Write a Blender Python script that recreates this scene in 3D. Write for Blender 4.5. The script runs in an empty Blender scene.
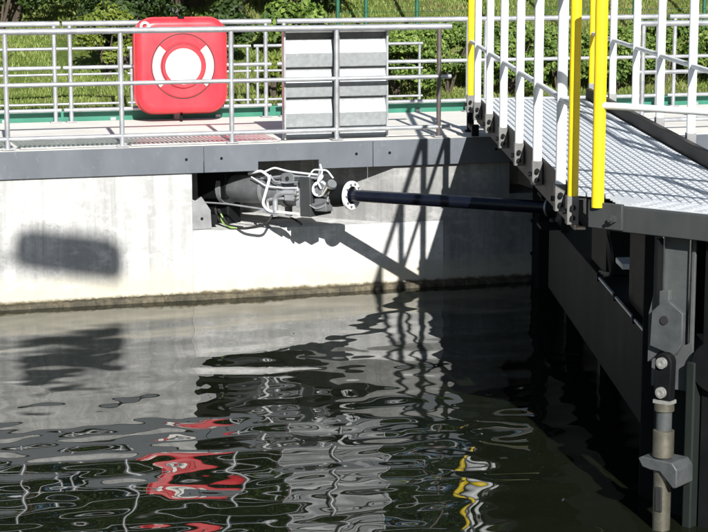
import bpy, bmesh, math, random
import numpy as np
from mathutils import Vector, Matrix

R = math.radians
random.seed(7); rng = np.random.default_rng(7)
SC = bpy.context.scene
COL = SC.collection

# ------------------------------------------------------------------ camera
F_PX, YAW, PITCH = 1900.0, R(17.1), math.atan(321/1900.0)
cam = bpy.data.cameras.new('camera'); cam.sensor_width = 36; cam.sensor_fit = 'HORIZONTAL'
cam.lens = F_PX/708*36; cam.clip_start = .05; cam.clip_end = 3000
cam_o = bpy.data.objects.new('camera', cam); COL.objects.link(cam_o)
cam_o.location = (-5.490, -17.846, 3.4)
fw = Vector((math.sin(YAW)*math.cos(PITCH), math.cos(YAW)*math.cos(PITCH), -math.sin(PITCH)))
cam_o.rotation_euler = fw.to_track_quat('-Z', 'Y').to_euler()
SC.camera = cam_o

# ------------------------------------------------------------------ light
SUN = Vector((-.10, -1.0, .56)).normalized()
w = bpy.data.worlds.new('World'); SC.world = w; w.use_nodes = True
nt = w.node_tree; nt.nodes.clear()
sky = nt.nodes.new('ShaderNodeTexSky'); sky.sky_type = 'NISHITA'; sky.sun_disc = False
sky.sun_elevation = math.asin(SUN.z); sky.sun_rotation = math.atan2(SUN.x, SUN.y)
sky.air_density = 1.0; sky.dust_density = .6
bg = nt.nodes.new('ShaderNodeBackground'); bg.inputs[1].default_value = .05
wo = nt.nodes.new('ShaderNodeOutputWorld')
nt.links.new(sky.outputs[0], bg.inputs[0]); nt.links.new(bg.outputs[0], wo.inputs[0])
sl = bpy.data.lights.new('sun', 'SUN'); sl.energy = 5.0; sl.angle = R(.53); sl.color = (1, .97, .92)
so = bpy.data.objects.new('sun', sl); COL.objects.link(so)
so.rotation_euler = SUN.to_track_quat('Z', 'Y').to_euler(); so.location = (-4, -20, 20)
SC.view_settings.view_transform = 'Standard'; SC.view_settings.look = 'None'
SC.view_settings.exposure = .86; SC.view_settings.gamma = 1

# ------------------------------------------------------------------ materials
MATS = {}
def nmat(name):
    m = bpy.data.materials.new(name); m.use_nodes = True
    n = m.node_tree.nodes; l = m.node_tree.links
    b = n['Principled BSDF']; MATS[name] = m
    return m, n, l, b
def ramp(n, l, src, stops):
    r = n.new('ShaderNodeValToRGB'); e = r.color_ramp.elements
    while len(e) < len(stops): e.new(.5)
    for i, (p, c) in enumerate(stops):
        e[i].position = p; e[i].color = (*c, 1) if len(c) == 3 else c
    l.new(src, r.inputs[0]); return r.outputs[0]
def coords(n, l, scale=(1, 1, 1), kind='Object'):
    t = n.new('ShaderNodeTexCoord'); mp = n.new('ShaderNodeMapping'); mp.inputs['Scale'].default_value = scale
    l.new(t.outputs[kind], mp.inputs[0]); return mp.outputs[0]
def wcoords(n, l, scale=(1, 1, 1)):
    t = n.new('ShaderNodeNewGeometry'); mp = n.new('ShaderNodeMapping'); mp.inputs['Scale'].default_value = scale
    l.new(t.outputs['Position'], mp.inputs[0]); return mp.outputs[0]
def noise(n, l, vec, scale, detail=4, rough=.55):
    t = n.new('ShaderNodeTexNoise'); t.inputs['Scale'].default_value = scale
    t.inputs['Detail'].default_value = detail; t.inputs['Roughness'].default_value = rough
    l.new(vec, t.inputs[0]); return t.outputs[0]
def mix(n, l, fac, a, b, mode='MIX'):
    m = n.new('ShaderNodeMix'); m.data_type = 'RGBA'; m.blend_type = mode
    if isinstance(fac, (int, float)): m.inputs[0].default_value = fac
    else: l.new(fac, m.inputs[0])
    for s, v in ((6, a), (7, b)):
        if isinstance(v, tuple): m.inputs[s].default_value = (*v, 1)
        else: l.new(v, m.inputs[s])
    return m.outputs[2]
def bump(n, l, b, h, strength, dist):
    k = n.new('ShaderNodeBump'); k.inputs['Strength'].default_value = strength; k.inputs['Distance'].default_value = dist
    l.new(h, k.inputs['Height']); l.new(k.outputs[0], b.inputs['Normal'])

def simple(name, c1, c2, rough=.5, metal=0., scale=6., bstr=.1, bdist=.004, stretch=(1, 1, 1), spec=.5, speck=None):
    m, n, l, b = nmat(name)
    v = wcoords(n, l, stretch)
    a = noise(n, l, v, scale, 6, .6)
    col = ramp(n, l, a, [(.3, c1), (.7, c2)])
    if speck:
        s = ramp(n, l, noise(n, l, v, scale*7, 3, .7), [(.62, (0, 0, 0)), (.72, (1, 1, 1))])
        col = mix(n, l, s, col, speck)
    l.new(col, b.inputs['Base Color'])
    rr = n.new('ShaderNodeMapRange'); rr.inputs['To Min'].default_value = max(0, rough-.08); rr.inputs['To Max'].default_value = min(1, rough+.12)
    l.new(a, rr.inputs[0]); l.new(rr.outputs[0], b.inputs['Roughness'])
    b.inputs['Metallic'].default_value = metal; b.inputs['Specular IOR Level'].default_value = spec
    bump(n, l, b, noise(n, l, v, scale*5, 4), bstr, bdist)
    return m

simple('galvanised', (.30, .31, .33), (.44, .455, .475), .40, .5, 9, .08)
simple('galvanised_dull', (.17, .175, .18), (.27, .275, .28), .5, .35, 7, .12)
simple('fascia_steel', (.075, .087, .103), (.108, .122, .14), .55, .1, 3, .12, .004, (1, 1, .6), speck=(.125, .138, .155))
simple('panel_zinc', (.28, .30, .31), (.36, .38, .39), .42, .4, 26, .08, .002)
simple('sluice_shade_grey', (.045, .050, .052), (.080, .086, .088), .5, .1, 9, .15, spec=.3)  # grey darkened to stand in for the shade over the second leaf
simple('bracket_grey', (.10, .10, .10), (.17, .17, .165), .55, .3, 9, .15, spec=.3)
simple('web_grey', (.050, .056, .057), (.075, .082, .082), .5, 0, 7, .15, spec=.3)
simple('worn_steel', (.06, .05, .048), (.12, .10, .095), .5, .2, 9, .15)
simple('grating_steel', (.40, .41, .42), (.55, .56, .57), .30, .55, 9, .08)
simple('pin_steel', (.24, .24, .23), (.36, .36, .34), .4, .4, 30, .1)
simple('white_paint', (.62, .645, .66), (.78, .79, .80), .36, 0, 7, .08, speck=(.56, .56, .54))
simple('yellow_paint', (.72, .51, .008), (.86, .64, .012), .38, 0, 7, .08, speck=(.62, .44, .02))
simple('black_paint', (.0035, .004, .0045), (.007, .0075, .0085), .6, 0, 5, .15, spec=.12)
simple('brown_black_steel', (.014, .011, .010), (.032, .025, .022), .55, 0, 8, .2, spec=.3)
simple('dark_gate_steel', (.030, .034, .035), (.046, .050, .050), .5, 0, 4, .15, .004, (1, 1, .5), spec=.3)
simple('olive_plate', (.007, .010, .009), (.014, .018, .016), .65, 0, 3, .2, .005, (1, 1, .4), spec=.12)
simple('tread_alloy', (.55, .58, .61), (.66, .69, .73), .45, .3, 20, .3, .006)
simple('red_plastic', (.58, .024, .038), (.72, .045, .06), .36, 0, 4, .06, .003, (1, 1, .5), speck=(.60, .05, .055))
simple('white_reflective', (.84, .84, .82), (.88, .87, .85), .4, 0, 10, .02)
simple('cream_label', (.78, .77, .70), (.86, .85, .80), .5, 0, 8, .02)
simple('chrome', (.6, .6, .58), (.72, .71, .68), .16, 1., 8, .02)
simple('sleeve_shade_steel', (.10, .095, .075), (.18, .17, .135), .4, .6, 12, .12)  # cylinder steel, shade of the second leaf put into its colour
simple('grey_machine', (.11, .117, .122), (.185, .192, .20), .42, .25, 10, .15)
simple('rod_blue_black', (.004, .005, .011), (.007, .009, .016), .25, 0, 4, .02, spec=.35)
simple('green_paint', (.018, .13, .085), (.026, .17, .115), .45, 0, 5, .1)
simple('fence_green', (.01, .07, .04), (.015, .10, .06), .5, 0, 5, .1)
simple('rubber', (.012, .012, .012), (.02, .02, .02), .6, 0, 8, .1)
simple('cable_green', (.13, .28, .07), (.30, .42, .12), .5, 0, 30, .1)
simple('deck_concrete', (.56, .545, .50), (.68, .665, .62), .85, 0, 2.2, .3, .004, speck=(.48, .465, .43))
simple('bark', (.035, .026, .018), (.09, .07, .05), .9, 0, 14, .8, .02, (1, 1, .25))
simple('brick_brown', (.10, .04, .025), (.17, .075, .05), .85, 0, 6, .3)

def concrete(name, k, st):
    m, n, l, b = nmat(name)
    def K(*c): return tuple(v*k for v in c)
    v = wcoords(n, l)
    big = noise(n, l, v, 1.7, 8, .68)
    col = ramp(n, l, big, [(.30, K(.33, .335, .33)), (.47, K(.50, .505, .50)), (.60, K(.60, .60, .59)), (.74, K(.66, .66, .65))])
    streak = noise(n, l, wcoords(n, l, (11, 11, .5)), 1.0, 6, .66)
    col = mix(n, l, ramp(n, l, streak, [(.42, (0, 0, 0)), (.64, (st, st, st))]), col, K(.36, .365, .36))
    fine = noise(n, l, v, 22, 6, .72)
    col = mix(n, l, ramp(n, l, fine, [(.50, (0, 0, 0)), (.72, (.75, .75, .75))]), col, K(.35, .35, .335))
    blot = noise(n, l, wcoords(n, l, (2.6, 2.6, 4)), 1.9, 7, .7)
    col = mix(n, l, ramp(n, l, blot, [(.52, (0, 0, 0)), (.66, (.7, .7, .7))]), col, K(.72, .72, .71))
    crack = n.new('ShaderNodeTexVoronoi'); crack.feature = 'DISTANCE_TO_EDGE'; crack.inputs['Scale'].default_value = .9
    wv = n.new('ShaderNodeVectorMath'); wv.operation = 'MULTIPLY_ADD'; l.new(noise(n, l, v, 3, 4), wv.inputs[0]); wv.inputs[1].default_value = (.6, .6, .6); l.new(v, wv.inputs[2])
    l.new(wv.outputs[0], crack.inputs['Vector'])
    col = mix(n, l, ramp(n, l, crack.outputs['Distance'], [(.0, (.4, .4, .4)), (.006, (0, 0, 0))]), col, K(.28, .27, .25))
    # algae and dirt left by the water just above its level
    g = n.new('ShaderNodeNewGeometry'); s = n.new('ShaderNodeSeparateXYZ'); l.new(g.outputs['Position'], s.inputs[0])
    ad = n.new('ShaderNodeMath'); ad.operation = 'MULTIPLY_ADD'; l.new(noise(n, l, wcoords(n, l, (3, 3, 6)), 2.4, 5, .65), ad.inputs[0])
    ad.inputs[1].default_value = -.30; l.new(s.outputs[2], ad.inputs[2])
    col = mix(n, l, ramp(n, l, ad.outputs[0], [(0, (.75, .75, .75)), (.20, (0, 0, 0))]), col, (.44, .41, .32))
    ad2 = n.new('ShaderNodeMath'); ad2.operation = 'MULTIPLY_ADD'; l.new(noise(n, l, wcoords(n, l, (5, 5, 5)), 3, 4, .6), ad2.inputs[0])
    ad2.inputs[1].default_value = -.06; l.new(s.outputs[2], ad2.inputs[2])
    col = mix(n, l, ramp(n, l, ad2.outputs[0], [(.02, (1, 1, 1)), (.05, (0, 0, 0))]), col, (.10, .085, .05))
    l.new(col, b.inputs['Base Color']); b.inputs['Roughness'].default_value = .88; b.inputs['Specular IOR Level'].default_value = .25
    mixh = n.new('ShaderNodeMath'); mixh.operation = 'ADD'; l.new(fine, mixh.inputs[0]); l.new(big, mixh.inputs[1])
    bump(n, l, b, mixh.outputs[0], .35, .006)
concrete('wall_concrete', .80, .95); concrete('ledge_concrete', 1.02, .6); concrete('grey_shade_concrete', .50, .9)  # the grey mix is greyer concrete and also carries gate shade in its colour

def algae():
    m, n, l, b = nmat('algae_concrete')
    v = wcoords(n, l)
    a = noise(n, l, v, 9, 6, .7)
    l.new(ramp(n, l, a, [(.3, (.018, .015, .008)), (.5, (.05, .042, .024)), (.75, (.15, .125, .075))]), b.inputs['Base Color'])
    b.inputs['Roughness'].default_value = .7
    bump(n, l, b, noise(n, l, v, 30, 5, .7), .8, .012)
algae()

def water_mat():
    m, n, l, b = nmat('water')
    b.inputs['Base Color'].default_value = (.0065, .0085, .0045, 1); b.inputs['Roughness'].default_value = .012
    b.inputs['IOR'].default_value = 1.333
water_mat()

def ground_mat():
    m, n, l, b = nmat('grass_ground')
    v = wcoords(n, l)
    a = noise(n, l, v, .9, 6, .65)
    l.new(ramp(n, l, a, [(.3, (.06, .095, .02)), (.5, (.12, .165, .04)), (.7, (.21, .20, .09))]), b.inputs['Base Color'])
    b.inputs['Roughness'].default_value = .95; b.inputs['Specular IOR Level'].default_value = .1
    bump(n, l, b, noise(n, l, v, 14, 6, .7), 1, .08)
ground_mat()

def leaf_mat(name, dark, mid, light, trans=.35, sc=1.2):
    m, n, l, b = nmat(name)
    g = n.new('ShaderNodeNewGeometry')
    rnd = ramp(n, l, g.outputs['Random Per Island'], [(.0, dark), (.5, mid), (1, light)])
    big = ramp(n, l, noise(n, l, wcoords(n, l), sc, 3), [(.35, dark), (.65, light)])
    col = mix(n, l, .35, rnd, big)
    l.new(col, b.inputs['Base Color']); b.inputs['Roughness'].default_value = .5; b.inputs['Specular IOR Level'].default_value = .35
    t = n.new('ShaderNodeBsdfTranslucent'); l.new(col, t.inputs[0])
    mx = n.new('ShaderNodeMixShader'); mx.inputs[0].default_value = trans
    l.new(b.outputs[0], mx.inputs[1]); l.new(t.outputs[0], mx.inputs[2])
    l.new(mx.outputs[0], n['Material Output'].inputs[0])
leaf_mat('leaf_shade_dark', (.006, .014, .004), (.022, .045, .010), (.07, .12, .025), sc=1.6)  # shade under the canopy is put into this leaf colour
leaf_mat('leaf_ivy', (.018, .050, .006), (.085, .165, .022), (.27, .36, .08), sc=2.2)
leaf_mat('leaf_yellow', (.075, .115, .014), (.15, .20, .026), (.26, .30, .05))
leaf_mat('blade_green', (.07, .125, .018), (.17, .245, .045), (.32, .36, .11), .3, 2.5)
leaf_mat('blade_dry', (.12, .11, .045), (.22, .20, .085), (.34, .30, .15), .3)

# ------------------------------------------------------------------ mesh helpers
class MB:
    def __init__(s): s.v = []; s.f = []
    def quad(s, *p):
        i = len(s.v); s.v += [tuple(q) for q in p]; s.f.append(tuple(range(i, i+len(p)))); return s
    def box(s, x0, x1, y0, y1, z0, z1):
        i = len(s.v)
        s.v += [(x0,y0,z0),(x1,y0,z0),(x1,y1,z0),(x0,y1,z0),(x0,y0,z1),(x1,y0,z1),(x1,y1,z1),(x0,y1,z1)]
        s.f += [tuple(i+k for k in q) for q in ((3,2,1,0),(4,5,6,7),(0,1,5,4),(1,2,6,5),(2,3,7,6),(3,0,4,7))]
        return s
    def prism(s, poly, a0, a1, axis='z', caps=(1, 1)):
        """poly of 2D points, counter-clockwise; extruded along axis"""
        def P(p, a):
            return {'z': (p[0], p[1], a), 'y': (p[0], a, p[1]), 'x': (a, p[0], p[1])}[axis]
        i = len(s.v); k = len(poly)
        s.v += [P(p, a0) for p in poly] + [P(p, a1) for p in poly]
        for j in range(k):
            q = (j+1) % k; s.f.append((i+j, i+q, i+k+q, i+k+j))
        if caps[0]: s.f.append(tuple(i+j for j in reversed(range(k))))
        if caps[1]: s.f.append(tuple(i+k+j for j in range(k)))
        return s
    def tube(s, pts, r, seg=10, caps=True, radii=None):
        pts = [Vector(p) for p in pts]; n = len(pts)
        tan = []
        for j in range(n):
            a = pts[max(0, j-1)]; b = pts[min(n-1, j+1)]; tan.append((b-a).normalized())
        ref = Vector((0, 0, 1)) if abs(tan[0].z) < .9 else Vector((1, 0, 0))
        e = (ref - tan[0]*ref.dot(tan[0])).normalized(); i = len(s.v)
        for j in range(n):
            e = (e - tan[j]*e.dot(tan[j])).normalized(); g = tan[j].cross(e)
            rr = radii[j] if radii else r
            for k in range(seg):
                a = 2*math.pi*k/seg; p = pts[j] + (e*math.cos(a)+g*math.sin(a))*rr; s.v.append(tuple(p))
        for j in range(n-1):
            for k in range(seg):
                q = (k+1) % seg
                s.f.append((i+j*seg+k, i+j*seg+q, i+(j+1)*seg+q, i+(j+1)*seg+k))
        if caps:
            s.f.append(tuple(i+k for k in reversed(range(seg)))); s.f.append(tuple(i+(n-1)*seg+k for k in range(seg)))
        return s
    def ring(s, c, axis, r0, r1, h, seg=28):
        """flat washer of inner radius r0, outer r1, thickness h along axis"""
        c = Vector(c); ax = Vector(axis).normalized()
        ref = Vector((0, 0, 1)) if abs(ax.z) < .9 else Vector((1, 0, 0))
        e = (ref-ax*ref.dot(ax)).normalized(); g = ax.cross(e); i = len(s.v)
        for rr, hh in ((r0, 0), (r1, 0), (r1, h), (r0, h)):
            for k in range(seg):
                a = 2*math.pi*k/seg; s.v.append(tuple(c+ax*hh+(e*math.cos(a)+g*math.sin(a))*rr))
        for b in range(4):
            for k in range(seg):
                q = (k+1) % seg; d = (b+1) % 4
                s.f.append((i+b*seg+k, i+b*seg+q, i+d*seg+q, i+d*seg+k))
        return s
    def build(s, name, mat, parent=None, bevel=0, smooth=True, ang=38):
        me = bpy.data.meshes.new(name); me.from_pydata(s.v, [], s.f); me.update()
        bm = bmesh.new(); bm.from_mesh(me); bmesh.ops.recalc_face_normals(bm, faces=bm.faces); bm.to_mesh(me); bm.free()
        me.materials.append(MATS[mat])
        if smooth:
            me.polygons.foreach_set('use_smooth', [True]*len(me.polygons)); me.set_sharp_from_angle(angle=R(ang))
        o = bpy.data.objects.new(name, me); COL.objects.link(o)
        if parent: o.parent = parent
        if bevel:
            b = o.modifiers.new('bevel', 'BEVEL'); b.width = bevel; b.segments = 2; b.limit_method = 'ANGLE'; b.angle_limit = R(40)
        return o
def bend(pts, r=.04, n=4):
    """round the corners of a polyline"""
    pts = [Vector(p) for p in pts]; out = [pts[0]]
    for a, b, c in zip(pts, pts[1:], pts[2:]):
        d1 = min(r, (b-a).length*.45); d2 = min(r, (c-b).length*.45)
        p = b+(a-b).normalized()*d1; q = b+(c-b).normalized()*d2
        for k in range(n+1):
            t = k/n; out.append(p*(1-t)**2+b*2*t*(1-t)+q*t*t)
    return out+[pts[-1]]
def tag(o, label, cat, group=None):
    o['label'] = label; o['category'] = cat
    if group: o['group'] = group
    return o
def thing(name, label, cat, loc=(0, 0, 0), rz=0, group=None):
    o = bpy.data.objects.new(name, None); COL.objects.link(o); o.empty_display_size = .2
    o.location = loc; o.rotation_euler = (0, 0, rz); return tag(o, label, cat, group)
def struct(o): o['kind'] = 'structure'; return o
def link_copy(o, parent, loc):
    c = o.copy(); COL.objects.link(c); c.parent = parent; c.location = loc; return c

DECK = 1.5
# ================================================================== the setting
# ---- water of the upper pound: a rippled sheet
def leaf1_side(x, y): return (x-1.40)*.961 + (y-.27)*(-.276)      # distance to the right of the first leaf's edge
def leaf2_side(x, y): return (x+.76)*.839 + (y+7.59)*.545         # distance behind the second leaf's edge
def water_sheet():
    x0, x1, y0, y1, st = -9.5, 3.0, -15.4, .05, .032
    nx = int((x1-x0)/st)+1; ny = int((y1-y0)/st)+1
    X, Y = np.meshgrid(np.linspace(x0, x1, nx), np.linspace(y0, y1, ny))
    Z = np.zeros_like(X)
    r = np.random.default_rng(21)
    NW = 84
    for k in range(NW):
        lam = math.exp(r.uniform(math.log(.17), math.log(1.05)))
        th = r.uniform(0, math.pi) if k % 3 == 0 else r.normal(R(97), R(34)); ph = r.uniform(0, 2*math.pi); kk = 2*math.pi/lam
        slope = .052*math.sqrt(2/NW)*(lam/.6)**.36*r.uniform(.5, 1.3)
        cx, cy = r.uniform(-10, 3), r.uniform(-15, 0)
        D = X*math.cos(th)+Y*math.sin(th) + .10*np.sin(1.1*X+ph)*np.cos(.9*Y+cx)      # curved fronts
        env = .55+.45*np.sin(.75*(X-cx))*np.sin(.7*(Y-cy))
        Z += slope/kk*env*np.sin(kk*D+ph)
    Z *= np.clip(-Y/3.0, 0, 1)**.8*.55+.45
    keep = ~((leaf1_side(X, Y) > .80) & (Y > -7.7)) & ~((leaf2_side(X, Y) > .34) & (Y < -7.4))
    V = np.stack([X.ravel(), Y.ravel(), Z.ravel()], 1)
    idx = np.arange(nx*ny).reshape(ny, nx)
    q = np.stack([idx[:-1, :-1], idx[:-1, 1:], idx[1:, 1:], idx[1:, :-1]], -1)[keep[:-1, :-1]]
    me = bpy.data.meshes.new('water'); me.from_pydata(V.tolist(), [], q.tolist()); me.update()
    me.polygons.foreach_set('use_smooth', [True]*len(me.polygons)); me.materials.append(MATS['water'])
    o = bpy.data.objects.new('water', me); COL.objects.link(o); struct(o)
water_sheet()
struct(MB().quad((-.3, -15.4, -1.7), (16, -15.4, -1.7), (16, .2, -1.7), (-.3, .2, -1.7)).build('water', 'water'))
struct(MB().quad((-30, 3.0, .1), (40, 3.0, .1), (40, 11.1, .1), (-30, 11.1, .1)).build('water', 'water'))

# ---- lock deck
deck = struct(MB().box(-16, 2.30, .36, 2.86, 1.34, DECK).box(-16, 2.30, .0, .355, 1.34, DECK-.003)
              .box(2.305, 20, -.40, 2.86, 1.34, DECK).build('pavement', 'deck_concrete', bevel=.006))
def grating(x0, x1, y0, y1):
    m = MB().box(x0, x1, y0, y1, DECK+.002, DECK+.006)
    k = int((x1-x0)/.045)
    for i in range(k):
        a = x0+(i+.5)*(x1-x0)/k; m.prism([(a-.014, DECK+.006), (a+.014, DECK+.006), (a+.006, DECK+.018), (a-.006, DECK+.018)], y0+.02, y1-.02, 'y')
    m.box(x0, x1, y0, y0+.018, DECK+.006, DECK+.016).box(x0, x1, y1-.018, y1, DECK+.006, DECK+.016)
    m.build('grating_plate', 'grating_steel', deck)
grating(-3.25, -2.24, .10, .95); grating(-2.20, -1.20, .10, .80); grating(-1.16, -.72, .10, .80); grating(-4.3, -3.29, .10, .95)
struct(MB().box(-20, 8, -26, -15.4, -4, DECK).build('pavement', 'deck_concrete', bevel=.01))   # quay the photographer stands on

# ---- ground behind the by-wash channel: terrace and grass bank
def gz(x, y):
    z = .8
    if y > 12.1: z += (min(y, 20)-12.1)*.25
    if y > 20: z += (y-20)*.42
    a = min(1, max(0, (y-12.0)/2))
    return z + a*(.10*math.sin(x*1.1+y*.7)+.07*math.sin(x*2.3-y*1.7))
def terrain():
    v = []; f = []; nx, ny = 110, 90
    xs = [-60+130*i/nx for i in range(nx+1)]
    ys = [11.05+ (j/ny)**1.7*80 for j in range(ny+1)]
    for y in ys:
        for x in xs: v.append((x, y, gz(x, y) if y < 45 else gz(x, 45)+(y-45)*.05))
    for j in range(ny):
        for i in range(nx):
            a = j*(nx+1)+i; f.append((a, a+1, a+nx+2, a+nx+1))
    m = MB(); m.v = v; m.f = f
    struct(m.build('ground', 'grass_ground'))
terrain()
struct(MB().box(-60, 70, 10.6, 11.04, -2, .83).build('terrace_edge', 'deck_concrete'))

# ================================================================== lock wall
wall = thing('lock_wall', 'pale weathered concrete lock wall with grey steel edging above the water', 'wall', (0, 0, 0))
MB().box(-16, -1.63, 0, 2.8, -4, 1.34).build('concrete_block', 'wall_concrete', wall, bevel=.012)
MB().box(-1.629, .95, .025, 2.8, -4, .66).build('ledge', 'ledge_concrete', wall)
MB().prism([(.42, .025), (1.66, .025), (1.66, .75), (2.049, .75), (2.049, 2.79), (-1.628, 2.79), (-1.628, 1.25), (-.82, 1.25)], .661, 1.339, 'z').build('concrete_block', 'grey_shade_concrete', wall)
MB().box(.9502, 2.05, .026, 2.8, -4, .66).build('concrete_block', 'grey_shade_concrete', wall)  # split near the gate's shadow edge; shade put into this darker colour
MB().box(1.661, 2.05, .026, .75, .661, .905).build('concrete_block', 'grey_shade_concrete', wall)
m = MB(); rs = random.Random(5); NS = 900
for i in range(NS+1):
    x = -16+18.05*i/NS; zt = .040+.006*math.sin(x*2.1)+rs.uniform(-.005, .005); yo = -.055+rs.uniform(-.007, .007)
    m.v += [(x, -.001, zt+.012), (x, yo+.012, zt), (x, yo, zt-.02), (x, yo-.004, -.3)]
for i in range(NS):
    for j in range(3): m.f.append((4*i+j, 4*i+4+j, 4*i+5+j, 4*i+1+j))
m.build('waterline_sill', 'algae_concrete', wall)
MB().box(2.42, 18, -.40, 2.79, -4, 1.339).build('concrete_block', 'wall_concrete', wall)
MB().box(2.051, 2.419, .9, 2.79, -4, 1.338).build('quoin_block', 'wall_concrete', wall)
# steel edging plates along the coping
for x0, x1 in ((-8.0, -4.73), (-4.725, -1.522), (-1.517, .186), (.191, 1.66)):
    if x0 < -.9 < x1:
        p = [(x0, 1.235), (-.98, 1.235), (-.98, 1.325), (-.37, 1.325), (-.37, 1.235), (x1, 1.235), (x1, 1.496), (x0, 1.496)]
        m = MB().prism(p, -.028, -.004, 'y')
    else:
        m = MB().box(x0, x1, -.028, -.004, 1.235, 1.496)
    o = m.build('edging_plate', 'fascia_steel', wall, bevel=.004)
    for bx in ([x0+.17, x1-.17]):
        MB().tube([(bx, -.0275, 1.37), (bx, -.034, 1.37)], .014, 10).build('bolt', 'black_paint', o)
MB().box(1.662, 2.06, -.02, .3, 1.235, 1.45).build('edging_plate', 'black_paint', wall)
MB().box(2.31, 18, -.428, -.404, 1.235, 1.496).build('edging_plate', 'fascia_steel', wall, bevel=.004)
# guide pipes at the end of the wall beside the gate
for x, r in ((1.945, .022), (2.02, .03)):
    g = MB().tube([(x, -.04, -.5), (x, -.04, .86)], r, 12).build('guide_pipe', 'grey_machine', wall)
    for z in (.28, .62): MB().box(x-.045, x+.045, -.075, .03, z-.015, z+.015).build('clamp', 'black_paint', g)

# ================================================================== railings
def railing(label, x0, x1, y, posts, rails, base, r_top=.030, r_mid=.022, r_post=.024, mat='galvanised', group='galvanised steel railings', post_mat=None):
    t = thing('railing', label, 'railing', ((x0+x1)/2, y, base), 0, group)
    cx = (x0+x1)/2
    for i, z in enumerate(rails):
        MB().tube([(x0-cx, 0, z-base), (x1-cx, 0, z-base)], r_top if i == 0 else r_mid, 12).build('handrail' if i == 0 else 'rail', mat, t)
    for k, px in enumerate(posts):
        p = MB().tube([(px-cx, .0, 0), (px-cx, .0, rails[0]-base-.02)], r_post, 10).build('post', (post_mat or {}).get(k, mat), t)
        MB().box(px-cx-.06, px-cx+.06, -.06, .06, .004, .014).build('base_plate', mat, p)
    return t
near_posts = [-6.60, -5.52, -4.445, -3.37, -2.285, -1.21, -.148, .919]
railing('galvanised railing along the wall edge in front of the red lifebuoy box', -6.7, 1.045, .10, near_posts, (2.600, 2.103, 1.600), DECK, post_mat={7: 'worn_steel'})
railing('galvanised railing at the wall edge beyond the gate walkway on the right', 3.06, 9.6, .12, [3.16, 4.3, 5.4, 6.5, 7.6, 8.7], (2.60, 2.10, 1.60), DECK)
sec = [(-4.75, -2.47), (-2.44, -.12), (-.05, 2.28), (2.36, 4.68), (4.76, 7.1), (7.2, 9.5)]
names = ['leftmost section of railing behind the deck, above the green kerb', 'railing section behind the red lifebuoy box along the green kerb',
         'railing section behind the grey slatted panel along the green kerb', 'railing section behind the white gate posts along the green kerb',
         'railing section behind the deck on the right of the yellow posts', 'rightmost section of railing behind the deck along the green kerb']
for (a, b), nme in zip(sec, names):
    railing(nme, a, b, 2.76, [a+.08, b-.06], (2.562, 2.09, 1.632), DECK)
for a, b, nme in ((-7.2, -.28, 'thin far railing on the terrace in front of the grassy slope'), (-.2, 1.75, 'short far railing section on the terrace between lifebuoy box and slatted panel'),
                  (1.8, 4.6, 'thin far railing on the terrace ending at the ivy bushes')):
    railing(nme, a, b, 11.2, [a+.06]+([] if b-a < 3.2 else [(a+b)/2])+[b-.05], (1.84, 1.45, 1.0), .8, .026, .02, .024)

kerb = tag(MB().box(-16, 20, 2.865, 2.99, -.5, 1.615).build('kerb_beam', 'green_paint', bevel=.01), 'long dark green steel kerb beam along the back of the deck', 'kerb')
for i in range(16): MB().box(-9+i*1.18, -8.94+i*1.18, 2.845, 2.8645, 1.503, 1.535).build('bracket', 'galvanised', kerb)

# ================================================================== lifebuoy housing
def rrect(w, h, r, n=8):
    out = []
    for cx, cz, a0 in ((w/2-r, h/2-r, 0), (-w/2+r, h/2-r, 90), (-w/2+r, -h/2+r, 180), (w/2-r, -h/2+r, 270)):
        for k in range(n+1):
            a = R(a0+90*k/n); out.append((cx+r*math.cos(a), cz+r*math.sin(a)))
    return out
lb = thing('lifebuoy_housing', 'red square lifebuoy box with white ring segments on the deck railing', 'lifebuoy', (-1.205, 2.50, DECK), 0)
CZ = .61
def loft(loops, cap0=True, cap1=True):
    m = MB(); k = len(loops[0])
    for lp in loops: m.v += lp
    for j in range(len(loops)-1):
        for i in range(k):
            q = (i+1) % k; m.f.append((j*k+i, j*k+q, (j+1)*k+q, (j+1)*k+i))
    if cap0: m.f.append(tuple(reversed(range(k))))
    if cap1: m.f.append(tuple((len(loops)-1)*k+i for i in range(k)))
    return m
def lp(w, h, r, y): return [(p[0], y, p[1]+CZ) for p in rrect(w, h, r)]
loft([lp(.97, .99, .19, .17), lp(1.0, 1.02, .20, .13), lp(1.0, 1.02, .20, .02), lp(1.025, 1.045, .21, .0), lp(1.025, 1.045, .21, -.03)]).build('back_shell', 'red_plastic', lb)
loft([lp(1.0, 1.02, .20, -.033), lp(.995, 1.015, .20, -.08), lp(.96, .98, .185, -.13), lp(.91, .93, .165, -.15), lp(.86, .88, .15, -.154)]).build('front_cover', 'red_plastic', lb)
AX = (0, -1, 0)
def arc_slab(r0, r1, a0, a1, y0, y1, seg=14):
    poly = [(r1*math.cos(R(a0+(a1-a0)*k/seg)), r1*math.sin(R(a0+(a1-a0)*k/seg))+CZ) for k in range(seg+1)]
    poly += [(r0*math.cos(R(a1-(a1-a0)*k/seg)), r0*math.sin(R(a1-(a1-a0)*k/seg))+CZ) for k in range(seg+1)]
    return MB().prism(poly, y0, y1, 'y')
MB().ring((0, -.1545, CZ), AX, .343, .354, .004, 48).build('groove', 'rubber', lb)
for a0, a1, mt in ((-41, 41, 'white_reflective'), (139, 221, 'white_reflective'), (43, 137, 'red_plastic'), (223, 317, 'red_plastic')):
    arc_slab(.252, .336, a0, a1, -.166, -.153).build('ring_segment', mt, lb, bevel=.003)
MB().ring((0, -.153, CZ), AX, .196, .232, .02, 48).build('inner_rim', 'red_plastic', lb, bevel=.004)
MB().ring((0, -.1545, CZ), AX, .2325, .2395, .004, 48).build('groove', 'rubber', lb)
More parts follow.
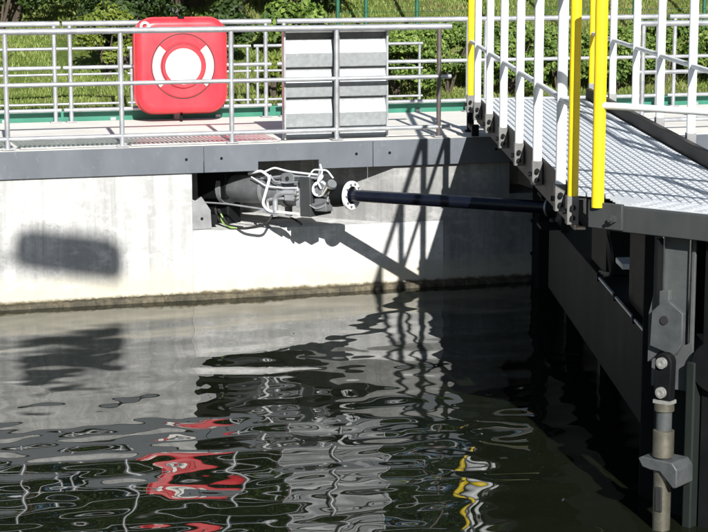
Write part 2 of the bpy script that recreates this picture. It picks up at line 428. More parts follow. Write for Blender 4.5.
MB().tube([(0, -.152, CZ), (0, -.160, CZ)], .1955, 48).build('centre_disc', 'cream_label', lb)
MB().ring((-.41, -.15, CZ+.43), AX, .03, .055, .006, 20).build('stamp', 'white_reflective', lb)
MB().box(-.03, .03, -.10, -.03, CZ+.507, CZ+.53).build('latch', 'black_paint', lb)
MB().box(-.04, .04, .172, .25, .0, CZ+.3).build('post', 'galvanised_dull', lb, bevel=.005)
MB().box(-.012, .012, -.03, .0, .004, CZ-.5).build('seal_rod', 'black_paint', lb)

# ================================================================== grey slatted panel
pn = thing('slatted_panel', 'grey galvanised panel of overlapping horizontal slats behind the railing', 'panel', (-.117, .20, DECK), 0)
PW, PH = 1.075, 1.10
for x in (-PW/2, PW/2-.018): MB().box(x, x+.018, 0, .09, .005, PH).build('side_strip', 'galvanised', pn, bevel=.002)
MB().box(-.028, .028, -.012, .09, .005, PH).build('centre_strip', 'bracket_grey', pn, bevel=.003)
MB().box(-PW/2+.02, PW/2-.02, .09, .10, .02, PH).build('backing', 'galvanised_dull', pn)
T = .295
for i in range(4):
    z1 = PH-.115-i*T if i else PH-.115
    for x0, x1 in ((-PW/2+.019, -.029), (.029, PW/2-.019)):
        jit = random.uniform(-.004, .004)
        prof = [(.056, z1), (.058, z1-.012), (.014+jit, z1-.135), (.004+jit, z1-.140), (.022+jit, z1-.268), (.062, z1-.283), (.072, z1-.283), (.028, z1-.260), (.010, z1-.146), (.086, z1-.012)]
        prof = [p for p in prof if p[1] > .012] if z1-.285 > 0 else [(a, max(b, .012+.002*k)) for k, (a, b) in enumerate(prof)]
        MB().prism(prof, x0, x1, 'x').build('slat', 'panel_zinc', pn)
for x0, x1 in ((-PW/2+.019, -.029), (.029, PW/2-.019)):
    MB().box(x0, x1, .05, .088, PH-.10, PH-.002).build('top_strip', 'bracket_grey', pn, bevel=.002)

# ================================================================== hydraulic ram
RAM0 = Vector((-1.25, .50, .545)); RTILT = -.029; AXD = Vector((.593, -.805, 0)).normalized(); RTH = math.atan2(AXD.y, AXD.x)
ram = thing('hydraulic_ram', 'grey hydraulic ram with black rod reaching from the wall recess to the gate', 'hydraulic ram', RAM0, RTH)
H = .475
ram.rotation_euler = (0, RTILT, RTH)
Minv = (Matrix.Rotation(RTH, 3, 'Z') @ Matrix.Rotation(RTILT, 3, 'Y')).inverted()
def rl(p): return tuple(Minv @ (Vector(p)-RAM0))
bar = MB().tube([(.06, 0, H), (.08, 0, H), (1.16, 0, H)], .135, 28, radii=[.12, .135, .135]).build('barrel', 'grey_machine', ram)
MB().ring((.10, 0, H), (1, 0, 0), .10, .165, .05).build('barrel_band', 'galvanised_dull', bar)
MB().ring((.62, 0, H), (1, 0, 0), .12, .146, .035).build('barrel_band', 'galvanised_dull', bar)
MB().box(1.16, 1.29, -.165, .16, H-.21, H+.17).build('head_block', 'dark_gate_steel', ram, bevel=.008)
gl = MB().tube([(1.29, 0, H), (1.48, 0, H), (1.645, 0, H)], .12, 24, radii=[.125, .12, .095]).build('gland', 'black_paint', ram)
fl = MB().ring((1.64, 0, H), (1, 0, 0), .085, .137, .028, 32).build('flange', 'white_paint', ram, bevel=.004)
for k in range(10):
    a = 2*math.pi*k/10; c = (0, .108*math.cos(a), H+.108*math.sin(a))
    MB().tube([(1.666, c[1], c[2]), (1.684, c[1], c[2])], .010, 6).build('bolt', 'grey_machine', fl)
MB().tube([(1.55, 0, H), (3.84, 0, H)], .057, 28).build('rod', 'rod_blue_black', ram)
cl = MB().tube([(3.82, 0, H), (3.94, 0, H)], .085, 22).box(3.92, 4.12, -.075, .075, H-.075, H+.075).build('clevis', 'black_paint', ram, bevel=.008)
MB().tube([(4.04, 0, H-.14), (4.04, 0, H+.14)], .045, 16).build('pin', 'chrome', cl)
MB().ring((3.805, 0, H), (1, 0, 0), .062, .082, .02).build('wiper_ring', 'galvanised', cl)
MB().box(-.16, .22, -.14, .22, H-.10, H+.19).box(-.20, .12, .0, .2, 0.002, H-.1).build('trunnion_bearing', 'black_paint', ram, bevel=.02)
def rp(px, py, off=-.16):          # side view of the ram: pixels measured on the photograph turned into metres along and above its axis once
    x = (px-217)/83.0; return (x, off, max(.135-.029*x, H + ((186.9+.0625*(px-268))-py)/104.0))
def pipe(name, pts, r, mt, rad=.04, seg=10): return MB().tube(bend([rp(*p) for p in pts], rad), r, seg).build(name, mt, ram)
pipe('pressure_pipe', [(256, 169, -.08), (272, 166, -.12), (284, 172, -.17), (276, 199, -.18), (283, 206, -.19), (313, 209, -.18)], .0145, 'white_paint')
pipe('pressure_pipe', [(270, 174, -.10), (300, 171, -.12), (331, 174, -.14), (333, 164, -.14)], .012, 'galvanised')
pipe('pressure_pipe', [(272, 168, -.10), (284, 163, -.10), (300, 167, -.12), (325, 170, -.13), (336, 171, -.13), (330, 180, -.17)], .010, 'white_paint')
pipe('elbow_pipe', [(290, 206, -.19), (290, 191, -.19), (299, 187, -.19), (313, 188, -.18)], .026, 'galvanised', .05)
pipe('elbow_pipe', [(282, 204, -.18), (281, 195, -.18), (290, 193, -.17), (305, 194, -.17)], .015, 'galvanised', .03)
pipe('drain_pipe', [(203, 197, -.16), (240, 199, -.18), (276, 204, -.18), (292, 210, -.18)], .009, 'galvanised')
pipe('drain_pipe', [(276, 207, -.17), (290, 210, -.18), (303, 212, -.17)], .010, 'galvanised')
pipe('pressure_pipe', [(283, 170, -.15), (288, 176, -.17), (300, 178, -.17), (312, 177, -.17)], .008, 'galvanised', .03, 8)
pipe('pressure_pipe', [(262, 172, -.13), (280, 181, -.17), (297, 183, -.17), (312, 183, -.17)], .007, 'white_paint', .03, 8)
pipe('pressure_pipe', [(322, 172, -.15), (327, 165, -.15), (340, 166, -.14), (345, 174, -.13)], .008, 'white_paint', .03, 8)
pipe('pressure_pipe', [(323, 200, -.16), (330, 204, -.17), (338, 201, -.16), (341, 192, -.15)], .008, 'galvanised', .03, 8)
pipe('hose', [(228, 205, -.16), (236, 214, -.2), (243, 226, -.22), (262, 226, -.26), (283, 219, -.22), (286, 210, -.18)], .013, 'rubber', .08)
pipe('hose', [(220, 203, -.1), (226, 214, -.16), (238, 227, -.18), (256, 228, -.2)], .013, 'rubber', .08)
for k in range(4):
    pipe('earth_cable', [(230+k*1.2, 209, -.16-k*.015), (233+k*2, 218+k, -.19), (242+k*2, 224+k*.8, -.22-k*.02), (258-k*2, 225+k*.6, -.25)], .007, 'cable_green', .07, 8)
vb = MB().box(1.0, 1.12, -.20, -.13, H-.06, H+.03).box(1.13, 1.162, -.19, -.1, H-.12, H+.06).build('valve_body', 'galvanised', ram, bevel=.006)
for k in range(3):
    for j in range(2): MB().tube([(1.13+.03*j, -.205, H-.04+k*.035), (1.13+.03*j, -.19, H-.04+k*.035)], .010, 6).build('bolt', 'chrome', vb)
bk = MB().prism([(.93, H+.10), (1.08, H+.10), (1.08, H+.185), (1.04, H+.20), (.97, H+.20), (.93, H+.185)], -.15, -.13, 'y').build('lifting_lug', 'grey_machine', ram, bevel=.003)
MB().tube([(1.005, -.156, H+.145), (1.005, -.149, H+.145)], .022, 14).build('hole', 'rubber', bk)
MB().tube([(1.36, -.02, H+.02), (1.36, -.12, H+.07)], .085, 18).build('valve_housing', 'grey_machine', ram)
MB().ring((1.37, -.115, H+.06), (.2, -.9, .35), .058, .078, .015, 24).build('ring_pipe', 'white_paint', ram)
so_ = MB().tube([(1.43, -.10, H+.02), (1.54, -.16, H+.11)], .052, 18).build('solenoid', 'chrome', ram)
MB().tube([(1.541, -.161, H+.111), (1.56, -.17, H+.125)], .045, 18).build('cap', 'grey_machine', so_)
MB().box(1.33, 1.47, -.16, -.05, H-.15, H-.03).tube([(1.30, -.15, H-.1), (1.50, -.15, H-.04)], .022, 10).build('manifold', 'grey_machine', ram, bevel=.008)
pipe('pressure_pipe', [(334, 184, -.15), (331, 176, -.16), (336, 168, -.15), (333, 160, -.14)], .008, 'white_paint', .03, 8)
sf = MB().ring((.86, 0, H), (1, 0, 0), .134, .150, .06, 28).build('barrel_band', 'galvanised_dull', ram)
MB().box(.865, .915, -.03, .03, H-.24, H-.148).build('drip_bracket', 'bracket_grey', sf, bevel=.004)
MB().tube(bend([(.70, -.05, H-.27), (.80, -.06, H-.25), (.99, -.06, H-.245), (1.10, -.07, H-.30)], .06), .012, 8).build('drip_rail', 'black_paint', ram)
# grey gusset plate at the recess corner
gp = [(-1.615, .665), (-1.415, .665), (-1.425, .85), (-1.515, .985), (-1.575, .945), (-1.615, .965)]
m = MB(); k = len(gp)
m.v = [rl((x, .12, z)) for x, z in gp]+[rl((x, .155, z)) for x, z in gp]
m.f = [tuple(reversed(range(k))), tuple(range(k, 2*k))]+[(j, (j+1) % k, k+(j+1) % k, k+j) for j in range(k)]
gs = m.build('gusset_plate', 'galvanised_dull', ram, bevel=.004)
m = MB(); m.v = [rl((-1.40+dx, .2, .67+dz)) for dx, dz in ((0, .02), (.06, .02), (.06, .12), (0, .12))]+[rl((-1.40+dx, .3, .67+dz)) for dx, dz in ((0, .02), (.06, .02), (.06, .12), (0, .12))]
m.f = [(3,2,1,0),(4,5,6,7),(0,1,5,4),(1,2,6,5),(2,3,7,6),(3,0,4,7)]; m.build('junction_box', 'black_paint', ram, bevel=.006)
MB().tube([rl((-1.515, .118, .77)), rl((-1.515, .110, .77))], .014, 10).build('bolt', 'black_paint', gs)

# ================================================================== lock gate, first leaf
G0 = Vector((1.40, .27, 0)); GTH = math.atan2(-.961, -.276)
WZ = 1.88
gate = thing('lock_gate', 'black steel lock gate with metal footway and white guard posts, held by the ram', 'lock gate', G0, GTH)
def w2g(x, y): d = Vector((x, y))-Vector((1.40, .27)); return (d.x*-.276+d.y*-.961, d.x*.961+d.y*-.276)
def seam_s(dl, off=.415):
    # along-leaf coordinate where the plank at lateral dl meets the joint with the second leaf
    s0, s1 = 4.0, 14.0
    def side(s): x = 1.40-.276*s+.961*dl; y = .27-.961*s-.276*dl; return (x+.76)*.839+(y+7.59)*.545
    for _ in range(50):
        mid = (s0+s1)/2
        if side(mid) > off: s0 = mid
        else: s1 = mid
    return s0
NPL = 21; PWD = 1.07/NPL
for i in range(NPL):
    d0 = .005+i*PWD; d1 = d0+PWD-.009
    e0, e1 = seam_s(d0), seam_s(d1); st = .22 + .35*0
    ln = MB().prism([(st, d0), (e0, d0), (e1, d1), (st, d1)], WZ-.03, WZ-.008, 'z')
    nb = int((min(e0, e1)-st)/.11)
    for k in range(nb):         # raised punched lips
        a = st+.03+k*.11+(.055 if i % 2 else 0)
        if a+.09 < min(e0, e1): ln.prism([(a, d0+.010), (a+.085, d0+.008), (a+.075, d1-.008), (a+.01, d1-.008)], WZ-.0081, WZ-.0062, 'z', (0, 1))
    ln.build('tread_plank', 'tread_alloy', gate)
EL, ER = seam_s(0), seam_s(1.1)
MB().prism([(.22, .004), (EL, .004), (ER, 1.08), (.22, 1.08)], WZ-.038, WZ-.031, 'z').build('light_stop_pan', 'black_paint', gate)  # added plate, keeps sun from leaking through the plank gaps
MB().box(.1, EL-.02, -.015, .0, WZ-.25, WZ+.004).box(.1, EL-.02, .0, .06, WZ-.25, WZ-.235).box(.1, EL-.02, .0, .05, WZ-.045, WZ-.034).build('side_channel', 'brown_black_steel', gate, bevel=.002)
MB().box(.1, ER-.05, 1.085, 1.14, WZ-.22, WZ+.09).build('kick_beam', 'brown_black_steel', gate, bevel=.006)
for k in range(9):
    s = .3+k*.9
    MB().box(s, s+.07, .061, 1.084, WZ-.16, WZ-.046).build('bearer', 'black_paint', gate)
# body below the footway
MB().box(.35, 8.25, .76, .84, -3.2, .95).build('skin_plate', 'black_paint', gate)
MB().box(2.45, 8.1, .45, .759, .35, .985).build('fender_beam', 'olive_plate', gate, bevel=.008)
pp = MB().tube([(5.6, .43, 1.0), (8.0, .43, 1.0)], .012, 8).build('conduit', 'galvanised', gate)
for s in (5.62, 6.4, 7.2, 7.9): MB().box(s, s+.05, .412, .449, .975, 1.02).build('clip', 'black_paint', pp)
for s, wd in ((1.3, .2), (4.76, .75), (6.55, 1.1)): MB().box(s, s+wd, .50, .80, .99, WZ-.17).build('column', 'black_paint', gate, bevel=.006)
MB().box(.2, .6, .55, .95, -3.2, WZ-.17).build('heel_post', 'black_paint', gate, bevel=.03)
MB().box(7.85, 8.2, .845, 1.05, -3.2, WZ-.17).build('mitre_post', 'black_paint', gate, bevel=.02)
for s in (2.3, 4.4, 6.5): MB().box(s, s+.14, .62, .759, -3.2, .349).build('rib', 'black_paint', gate)
MB().box(2.95, 3.25, .28, .449, .99, 1.02).box(2.95, 3.25, .28, .449, 1.26, 1.29).box(2.90, 3.3, .449, .499, .986, 1.33).build('ram_lug', 'black_paint', gate, bevel=.006)
MB().box(5.95, 6.25, .50, .60, 1.16, 1.20).build('junction_box', 'white_paint', gate, bevel=.006)
for k in range(3):
    MB().tube(bend([(5.8+.12*k, .45, WZ-.2), (5.85+.1*k, .42, 1.5), (6.25-.1*k, .43, 1.25), (6.1, .45, 1.1), (5.7-.1*k, .46, 1.02)], .12), .012, 8).build('hose', 'rubber', gate)
# guard posts
TOPZ = 3.16
def guard_post(s, d, mt, z0, side, parent=gate):
    p = MB().tube([(s, d, z0), (s, d, TOPZ-.01)], .034, 16).build('guard_post', mt, parent)
    b = MB()
    if side < 0:
        b.box(s-.045, s+.045, d-.040, d+.034, z0-.17, z0+.006)
        b.build('bracket', 'bracket_grey', p, bevel=.004)
        for q0, q1 in (((s+.045, d-.005, z0-.06), (s+.078, d-.005, z0-.06)), ((s+.045, d-.005, z0-.125), (s+.072, d-.005, z0-.125)), ((s, d-.04, z0-.09), (s, d-.062, z0-.09))):
            MB().tube([q0, q1], .017, 6).build('bolt', 'black_paint', p)
    else:
        b.box(s-.042, s+.042, d-.036, d+.036, z0-.10, z0+.02).build('bracket', 'galvanised_dull', p, bevel=.004)
    return p
for s in (.63, 1.94, 3.26, 4.55, 5.79, 7.12): guard_post(s, -.055, 'white_paint', WZ-.01, -1)
yp = guard_post(-.23, -.055, 'yellow_paint', WZ-.01, -1)
guard_post(7.72, -.055, 'yellow_paint', WZ-.01, -1)
guard_post(-.2, 1.19, 'yellow_paint', WZ+.10, 1)
for s in (1.17, 2.50, 3.72, 5.05, 6.38): guard_post(s, 1.19, 'white_paint', WZ+.10, 1)
guard_post(7.0, 1.19, 'yellow_paint', WZ+.10, 1)
MB().tube([(-.23, -.055, 2.425), (7.72, -.055, 2.425)], .021, 12).build('mid_rail', 'white_paint', gate)
MB().tube([(-.23, -.055, TOPZ), (7.72, -.055, TOPZ)], .030, 12).build('handrail', 'white_paint', gate)
MB().tube([(-.2, 1.19, 2.505), (7.0, 1.19, 2.505)], .021, 12).build('mid_rail', 'white_paint', gate)
MB().tube([(-.2, 1.19, TOPZ+.03), (7.0, 1.19, TOPZ+.03)], .030, 12).build('handrail', 'white_paint', gate)
MB().box(-.27, -.19, -.09, -.02, 1.515, 1.70).box(-.27, .42, -.085, -.045, 1.55, 1.60).box(.36, .43, -.09, -.02, 1.515, 1.63).box(-.29, -.17, -.11, 0, 1.503, 1.516).build('latch_stand', 'black_paint', gate, bevel=.004)
MB().box(-.3, .2, -.015, .06, WZ-.2, WZ-.05).box(-.3, -.22, .06, 1.1, WZ-.2, WZ-.05).build('end_channel', 'brown_black_steel', gate, bevel=.004)

# ================================================================== lock gate, second leaf
L0 = Vector((-.76, -7.59, 0)); LTH = math.atan2(-.839, .545)
g2 = thing('lock_gate', 'dark grey steel lock gate leaf at the right edge with polished sluice cylinder', 'lock gate', L0, LTH)
MB().box(.02, 8.6, 0, .09, 1.722, 1.868).build('edge_beam', 'dark_gate_steel', g2, bevel=.006)
MB().box(.05, 8.6, .10, .40, WZ-.038, WZ-.031).build('light_stop_pan', 'black_paint', g2)  # same added plate, closing these plank gaps to the sun
for k in range(6):
    d0 = .10+k*.05
    m = MB().box(.05-.05*k, 8.6, d0, d0+.042, WZ-.03, WZ-.006)
    for j in range(70): m.prism([(.1+j*.12, d0+.008), (.16+j*.12, d0+.008), (.15+j*.12, d0+.034), (.11+j*.12, d0+.034)], WZ-.0061, WZ-.002, 'z', (0, 1))
    m.build('tread_plank', 'tread_alloy', g2)
for k in range(9): MB().box(.35+k*.95, .43+k*.95, .091, .40, WZ-.13, WZ-.033).build('bearer', 'black_paint', g2)
p2 = MB().tube([(-.055, -.02, 1.86), (-.055, -.02, TOPZ)], .038, 18).build('guard_post', 'yellow_paint', g2)
MB().box(-.115, .12, -.028, -.002, 1.735, 1.89).build('bracket', 'dark_gate_steel', p2, bevel=.004)
MB().tube([(.065, -.03, 1.80), (.065, -.062, 1.80)], .024, 6).tube([(.065, -.06, 1.80), (.065, -.085, 1.80)], .012, 8).build('bolt', 'dark_gate_steel', p2)
for s in (1.3, 2.6, 3.9, 5.2, 6.5, 7.8):
    p = MB().tube([(s, -.03, 1.86), (s, -.03, TOPZ)], .034, 14).build('guard_post', 'white_paint', g2)
    MB().box(s-.045, s+.045, -.066, -.003, 1.73, 1.868).build('bracket', 'galvanised_dull', p, bevel=.004)
MB().tube([(-.055, -.02, 2.467), (8.4, -.03, 2.467)], .021, 12).build('mid_rail', 'white_paint', g2)
MB().tube([(-.055, -.02, TOPZ), (8.4, -.03, TOPZ)], .030, 12).build('handrail', 'white_paint', g2)
# body
MB().box(.0, .265, .43, .60, -3.2, 1.72).build('mitre_post', 'black_paint', g2, bevel=.01)
MB().box(.27, .545, .10, .12, .80, 1.72).build('web_plate', 'web_grey', g2, bevel=.003)
MB().prism([(.266, .95), (.40, 1.07), (.40, 1.40), (.30, 1.38), (.266, 1.25)], .06, .098, 'y').build('stiffener', 'web_grey', g2, bevel=.003)
for x in (.345, .525): MB().tube([(x, .085, 1.10), (x, .085, 1.72)], .008, 8).build('slide_rod', 'chrome', g2)
MB().box(.325, .338, .03, .099, 1.2, 1.70).build('stiffener', 'black_paint', g2)
lug = MB().prism([(.30, 1.06), (.47, 1.02), (.52, 1.10), (.52, 1.28), (.42, 1.345), (.375, 1.33), (.31, 1.27)], .02, .06, 'y').build('lug_plate', 'sluice_shade_grey', g2, bevel=.006)
MB().tube([(.40, .0195, 1.228), (.40, .010, 1.228)], .026, 18).build('hole', 'rubber', lug)
MB().box(.62, .80, .08, .40, -3.2, 1.72).build('column', 'black_paint', g2, bevel=.01)
MB().box(.55, .61, .02, .30, -3.2, 1.0).build('guide_post', 'olive_plate', g2, bevel=.01)
MB().box(.27, .545, .20, .42, -3.2, .795).build('sluice_door', 'olive_plate', g2, bevel=.004)
MB().tube([(.72, .03, .98), (.72, .079, .98)], .15, 28).build('hub', 'black_paint', g2, bevel=.01)
MB().box(.801, 8.5, .24, .32, -3.2, .72).build('skin_plate', 'black_paint', g2)
MB().box(.95, 8.5, .10, .239, .35, .9).build('fender_beam', 'olive_plate', g2, bevel=.008)
for k in range(5): MB().box(1.1+k*1.6, 1.3+k*1.6, .10, .40, .91, 1.72).build('column', 'black_paint', g2, bevel=.006)
CY = -.10; CX = .485
cyl = MB().tube([(CX, CY, -.9), (CX, CY, .36)], .052, 24).build('sluice_cylinder', 'sleeve_shade_steel', g2)
MB().tube([(CX, CY, .44), (CX, CY, .445), (CX, CY, .60), (CX, CY, .605)], .062, 24, radii=[.05, .062, .062, .05]).build('sleeve', 'sleeve_shade_steel', cyl)
MB().tube([(CX, CY, .36), (CX, CY, .74)], .046, 24).build('piston', 'sluice_shade_grey', cyl)
MB().ring((CX, CY, .72), (0, 0, 1), .03, .058, .045, 24).build('collar', 'sleeve_shade_steel', cyl)
MB().box(CX-.055, CX+.055, CY-.04, CY+.04, .764, .785).build('end_cap', 'pin_steel', cyl)
lk = [(CX+.055*math.cos(R(a)), 1.01+.055*math.sin(R(a))) for a in range(0, 181, 20)]+[(CX-.06, .78), (CX+.05, .78)]
lkp = MB().prism(lk, CY-.03, CY+.03, 'y').build('link_plate', 'black_paint', cyl, bevel=.006)
for z in (1.008, .832):
    MB().tube([(CX-.003, CY-.031, z), (CX-.003, CY-.050, z)], .033, 22).ring((CX-.003, CY-.0499, z), (0, -1, 0), .012, .024, .004, 20).build('pin', 'pin_steel', cyl, ang=25)
MB().prism([(CX-.13, .425), (CX-.10, .375), (CX-.04, .365), (CX+.02, .365), (CX+.11, .28), (CX+.135, .29), (CX+.135, .395), (CX+.10, .435), (CX-.02, .435), (CX-.10, .44)], CY-.07, CY+.12, 'y').build('clamp_bracket', 'sluice_shade_grey', cyl, bevel=.008)
MB().box(CX-.012, CX+.03, CY-.058, CY-.045, .12, .27).build('slot_cover', 'rubber', cyl, bevel=.004)

# ================================================================== unseen mast added on the quay; head shaped to cast the wall's soft shadow
dist = 15.9
mx, mz = -2.86+SUN.x/abs(SUN.y)*dist, .50+SUN.z/abs(SUN.y)*dist
mast = thing('shadow_mast', 'tall grey mast added outside the frame, its head shaped to shade the wall', 'shadow caster', (mx-1.6, -15.9, DECK), 0)
MB().tube([(0, 0, 0), (0, 0, mz-DECK)], .07, 14, radii=[.09, .06]).build('pole', 'galvanised_dull', mast)
MB().tube([(0, 0, mz-DECK-.1), (1.3, 0, mz-DECK)], .035, 10).build('arm', 'galvanised_dull', mast)
hd = MB().prism([(1.10+x, mz-DECK+z) for x, z in ((0, .0), (.06, -.10), (.35, -.14), (.75, -.19), (.98, -.22), (1.05, -.12), (1.04, .04), (.90, .13), (.5, .17), (.2, .21), (.04, .17))], -.10, .10, 'y').build('shadow_head', 'grey_machine', mast)
hd.data.transform(Matrix.Translation((1.6, 0, mz-DECK)) @ Matrix.Rotation(R(3), 4, 'Y') @ Matrix.Translation((-1.6, 0, -(mz-DECK))))

# ================================================================== green fence on the bank
fence = thing('wire_fence', 'dark green post and wire fence on the bank above the ivy', 'fence', (8.0, 16.0, gz(8, 16)), 0)
for x in (4.61, 5.155, 6.153, 7.6, 9.1, 10.6, 12.1, 13.6):
    MB().tube([(x-8, 0, gz(x, 16)-gz(8, 16)-.2), (x-8, 0, 2.4)], .04, 10).build('post', 'fence_green', fence)
for k in range(9):
    MB().tube([(-3.39, -.045, .35+k*.24), (5.6, -.045, .35+k*.24)], .004, 4).build('wire', 'fence_green', fence)

# ================================================================== vegetation
def leaves(pts, nrm, size, rg, fold=True):
    n = len(pts); P = np.asarray(pts); N = np.asarray(nrm)
    N = N/np.maximum(np.linalg.norm(N, axis=1, keepdims=True), 1e-6)
    t = rg.normal(size=(n, 3)); t -= (t*N).sum(1, keepdims=True)*N; t /= np.maximum(np.linalg.norm(t, axis=1, keepdims=True), 1e-6)
    b = np.cross(N, t); s = (size*rg.uniform(.6, 1.35, (n, 1)))
    A = P-t*s*.6; B = P+b*s*.36+N*s*.10; Cc = P+t*s*.6; D = P-b*s*.36+N*s*.10
    V = np.stack([A, B, Cc, D], 1).reshape(-1, 3)
    f = np.arange(4*n).reshape(n, 4)
    tri = np.stack([f[:, [0, 1, 2]], f[:, [0, 2, 3]]], 1).reshape(-1, 3)
    return V, tri
def mesh_np(name, V, Fc, mt, parent=None):
    me = bpy.data.meshes.new(name); me.from_pydata(V.tolist(), [], Fc.tolist()); me.update(); me.materials.append(MATS[mt])
    o = bpy.data.objects.new(name, me); COL.objects.link(o)
    if parent: o.parent = parent
    return o
def crown_pts(c, rad, nclump, nleaf, rg, clump_r, hollow=.35):
    c = np.array(c); rad = np.array(rad); pts = []; nr = []
    for _ in range(nclump):
        d = rg.normal(size=3); d /= np.linalg.norm(d); d[2] = d[2] if d[2] > -.6 else -d[2]
        rr = rg.uniform(hollow, 1)**.6
        cc = c+d*rad*rr; cr = clump_r*rg.uniform(.6, 1.3)
        q = rg.normal(size=(nleaf, 3)); q /= np.linalg.norm(q, axis=1, keepdims=True)
        q2 = q*rg.uniform(.35, 1, (nleaf, 1))**.5
        pts.append(cc+q2*cr*np.array([1, 1, .75])); nr.append(q+np.array([0, -.5, .6])+rg.normal(size=(nleaf, 3))*.55)
    return np.concatenate(pts), np.concatenate(nr)
def tree(label, x, y, h, rad, mt, ncl, nl, seed, leaf=.12, trunk_r=.16, low=.35, group='trees on the bank'):
    rg = np.random.default_rng(seed); z = gz(x, y)
    t = thing('tree', label, 'tree', (x, y, z), 0, group)
    top = h*.8; m = MB()
    lean = rg.normal(size=2)*.25
    m.tube([(0, 0, -.2), (lean[0]*.3, lean[1]*.3, top*.4), (lean[0], lean[1], top)], .1, 9, radii=[trunk_r*1.25, trunk_r*.8, trunk_r*.2])
    for k in range(7):
        a = rg.uniform(0, 6.28); zz = h*rg.uniform(low*.6, .65); L = rad*rg.uniform(.5, .85)
        m.tube([(lean[0]*.4, lean[1]*.4, zz), (math.cos(a)*L*.5, math.sin(a)*L*.5, zz+L*.35), (math.cos(a)*L, math.sin(a)*L, zz+L*.55)], .05, 6, radii=[trunk_r*.45, trunk_r*.28, trunk_r*.08])
    m.build('trunk', 'bark', t)
    P, N = crown_pts((0, 0, h*(low+1)/2), (rad, rad, h*(1-low)/2), ncl, nl, rg, rad*.30)
    V, f = leaves(P, N, leaf, rg); mesh_np('crown', V, f, mt, t)
def bush(label, x, y, w, d, h, mt, ncl, nl, seed, leaf=.09, clump=.28, cat='bush', group='bushes on the bank', hollow=.35):
    rg = np.random.default_rng(seed); z = gz(x, y)
    t = thing('bush', label, cat, (x, y, z), 0, group)
    m = MB()
    for k in range(6):
        a = rg.uniform(0, 6.28); L = rg.uniform(.3, .8)
        m.tube([(0, 0, -.1), (math.cos(a)*w*.2*L, math.sin(a)*d*.2*L, h*.4), (math.cos(a)*w*.45*L, math.sin(a)*d*.45*L, h*.8)], .02, 5, radii=[.03, .02, .006])
    m.build('stem', 'bark', t)
    P, N = crown_pts((0, 0, h*.48), (w/2, d/2, h*.5), ncl, nl, rg, clump, hollow)
    P[:, 2] = np.maximum(P[:, 2], .02)
    V, f = leaves(P, N, leaf, rg); mesh_np('foliage', V, f, mt, t)

# grass: uncountable blades
def grass(name, label, mt, count, region, seed, hmin, hmax, mask):
    rg = np.random.default_rng(seed); V = []; x0, x1, y0, y1 = region
    xs = rg.uniform(x0, x1, count); ys = rg.uniform(y0, y1, count)
    for x, y in zip(xs, ys):
        if not mask(x, y): continue
        z = gz(x, y); h = rg.uniform(hmin, hmax); a = rg.uniform(0, 3.14); wd = .014; dx, dy = math.cos(a)*wd, math.sin(a)*wd
        V += [(x-dx, y-dy, z-.02), (x+dx, y+dy, z-.02), (x+rg.normal()*h*.35, y+rg.normal()*h*.35, z+h)]
    V = np.array(V); f = np.arange(len(V)).reshape(-1, 3)
    o = mesh_np(name, V, f, mt); tag(o, label, 'grass'); o['kind'] = 'stuff'
def patch(x, y): return math.sin(x*1.7+y*.9)+math.sin(x*.6-y*1.3+2)+.6*math.sin(x*3.1+y*2.7)
grass('grass', 'short green grass on the sloping bank', 'blade_green', 150000, (-4.5, 15, 11.3, 20), 3, .02, .085, lambda x, y: patch(x, y) > -2.2)
grass('dry_grass', 'straw coloured tufts of dry grass among the green on the bank', 'blade_dry', 30000, (-2.5, 16, 11.3, 22), 4, .04, .14, lambda x, y: patch(x+3, y) > (.9 if x < 4 else -.3))

tl = ['dark leafy tree at the far left behind the grass slope', 'dark tree behind the left end of the railing', 'shady tree above the red lifebuoy box, left of centre',
      'dark tree directly behind the red lifebuoy box', 'dark tree between lifebuoy box and slatted panel', 'leafy tree behind the slatted panel',
      'tree behind the green fence, above the ivy', 'tree behind the white gate posts', 'tree at the top right behind the gate walkway', 'rightmost tree on the bank, at the picture edge']
spots = [(-3.2, 18.6), (-1.2, 17.6), (.4, 18.4), (2.2, 17.4), (4.0, 18.8), (6.0, 22.5), (8.6, 23.5), (11.2, 22.0), (13.4, 20.0), (15.8, 19.0)]
for k, ((x, y), lab) in enumerate(zip(spots, tl)):
    back = k >= 5
    tree(lab, x, y, 10.2+random.uniform(-.6, 1.2), 2.3, 'leaf_shade_dark', 120, 170, 100+k, .11, .19, .17 if not back else .20)
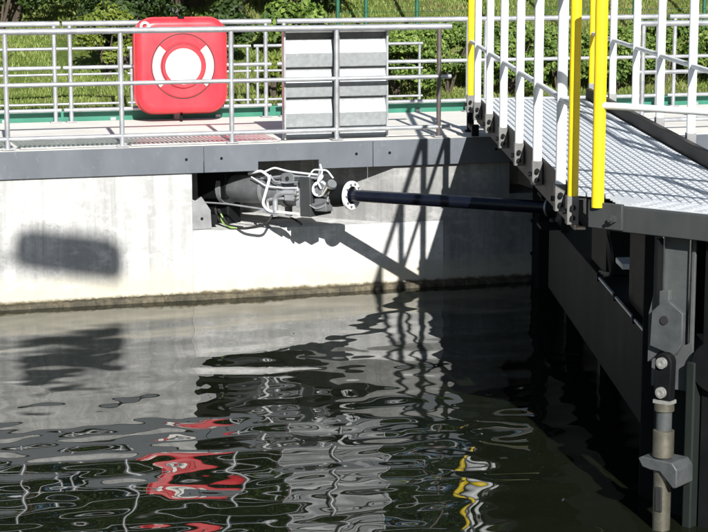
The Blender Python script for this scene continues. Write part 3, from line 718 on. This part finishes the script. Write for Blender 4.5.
# under-storey shrubs along the tree line; tree shade put into their dark leaves
ul = ['dark shrub under the leftmost tree at the top of the grass', 'dark shrub at the top of the grass, left of the yellow bush', 'dark shrub above the yellow leafy bush',
      'dark shrub behind the lifebuoy box', 'dark shrub right of the lifebuoy box at the tree line', 'dark shrub left of the green fence']
for k, ((x, y), lab) in enumerate(zip([(-2.9, 16.9), (-1.5, 16.6), (.3, 16.2), (1.6, 16.0), (2.9, 16.8), (4.2, 17.2)], ul)):
    bush(lab, x, y, 1.9, 1.5, 1.9, 'leaf_shade_dark', 40, 150, 200+k, .075, .32)
bush('light yellow-green leafy bush left of the red lifebuoy box', -.1, 13.6, 1.25, .9, 1.15, 'leaf_yellow', 20, 80, 301, .07, .20)
bush('dark green bush standing for the shade just left of the lifebuoy box', .35, 14.4, .9, .9, 1.1, 'leaf_shade_dark', 18, 90, 302, .10, .26)
bush('small dark bush between lifebuoy box and slatted panel', 2.1, 14.0, .7, .7, 1.25, 'leaf_shade_dark', 14, 80, 303, .10, .22)
bush('small bright bush just left of the slatted panel', 2.5, 12.6, .8, .6, .7, 'leaf_yellow', 14, 80, 304, .065, .16)
il = ['bright ivy bush just right of the slatted panel', 'bright ivy bush left of the first yellow post', 'ivy bush behind the far end of the gate walkway',
      'ivy bush behind the white gate posts', 'ivy bush behind the pair of yellow posts', 'ivy bush right of the yellow posts', 'leafy bush at the right edge of the picture', 'ivy bush hidden beyond the right edge']
for k, ((x, y), lab) in enumerate(zip([(4.55, 12.4), (5.55, 12.6), (6.6, 12.4), (7.6, 12.7), (8.6, 12.5), (9.7, 12.8), (10.8, 12.5), (12.0, 12.8)], il)):
    bush(lab, x, y, 1.6, 1.2, 1.10+(k % 3)*.07, 'leaf_ivy', 60, 110, 400+k, .062, .19)
bush('tall light green bush behind the slatted panel below the fence', 3.4, 14.6, 1.5, 1.1, .8, 'leaf_ivy', 26, 90, 450, .10, .28)
tag(MB().box(11.6, 18, 18.2, 18.5, gz(12, 18)-.3, gz(12, 18)+2.6).build('garden_wall', 'brick_brown'), 'dark brown wall at the top right corner behind the trees', 'wall')
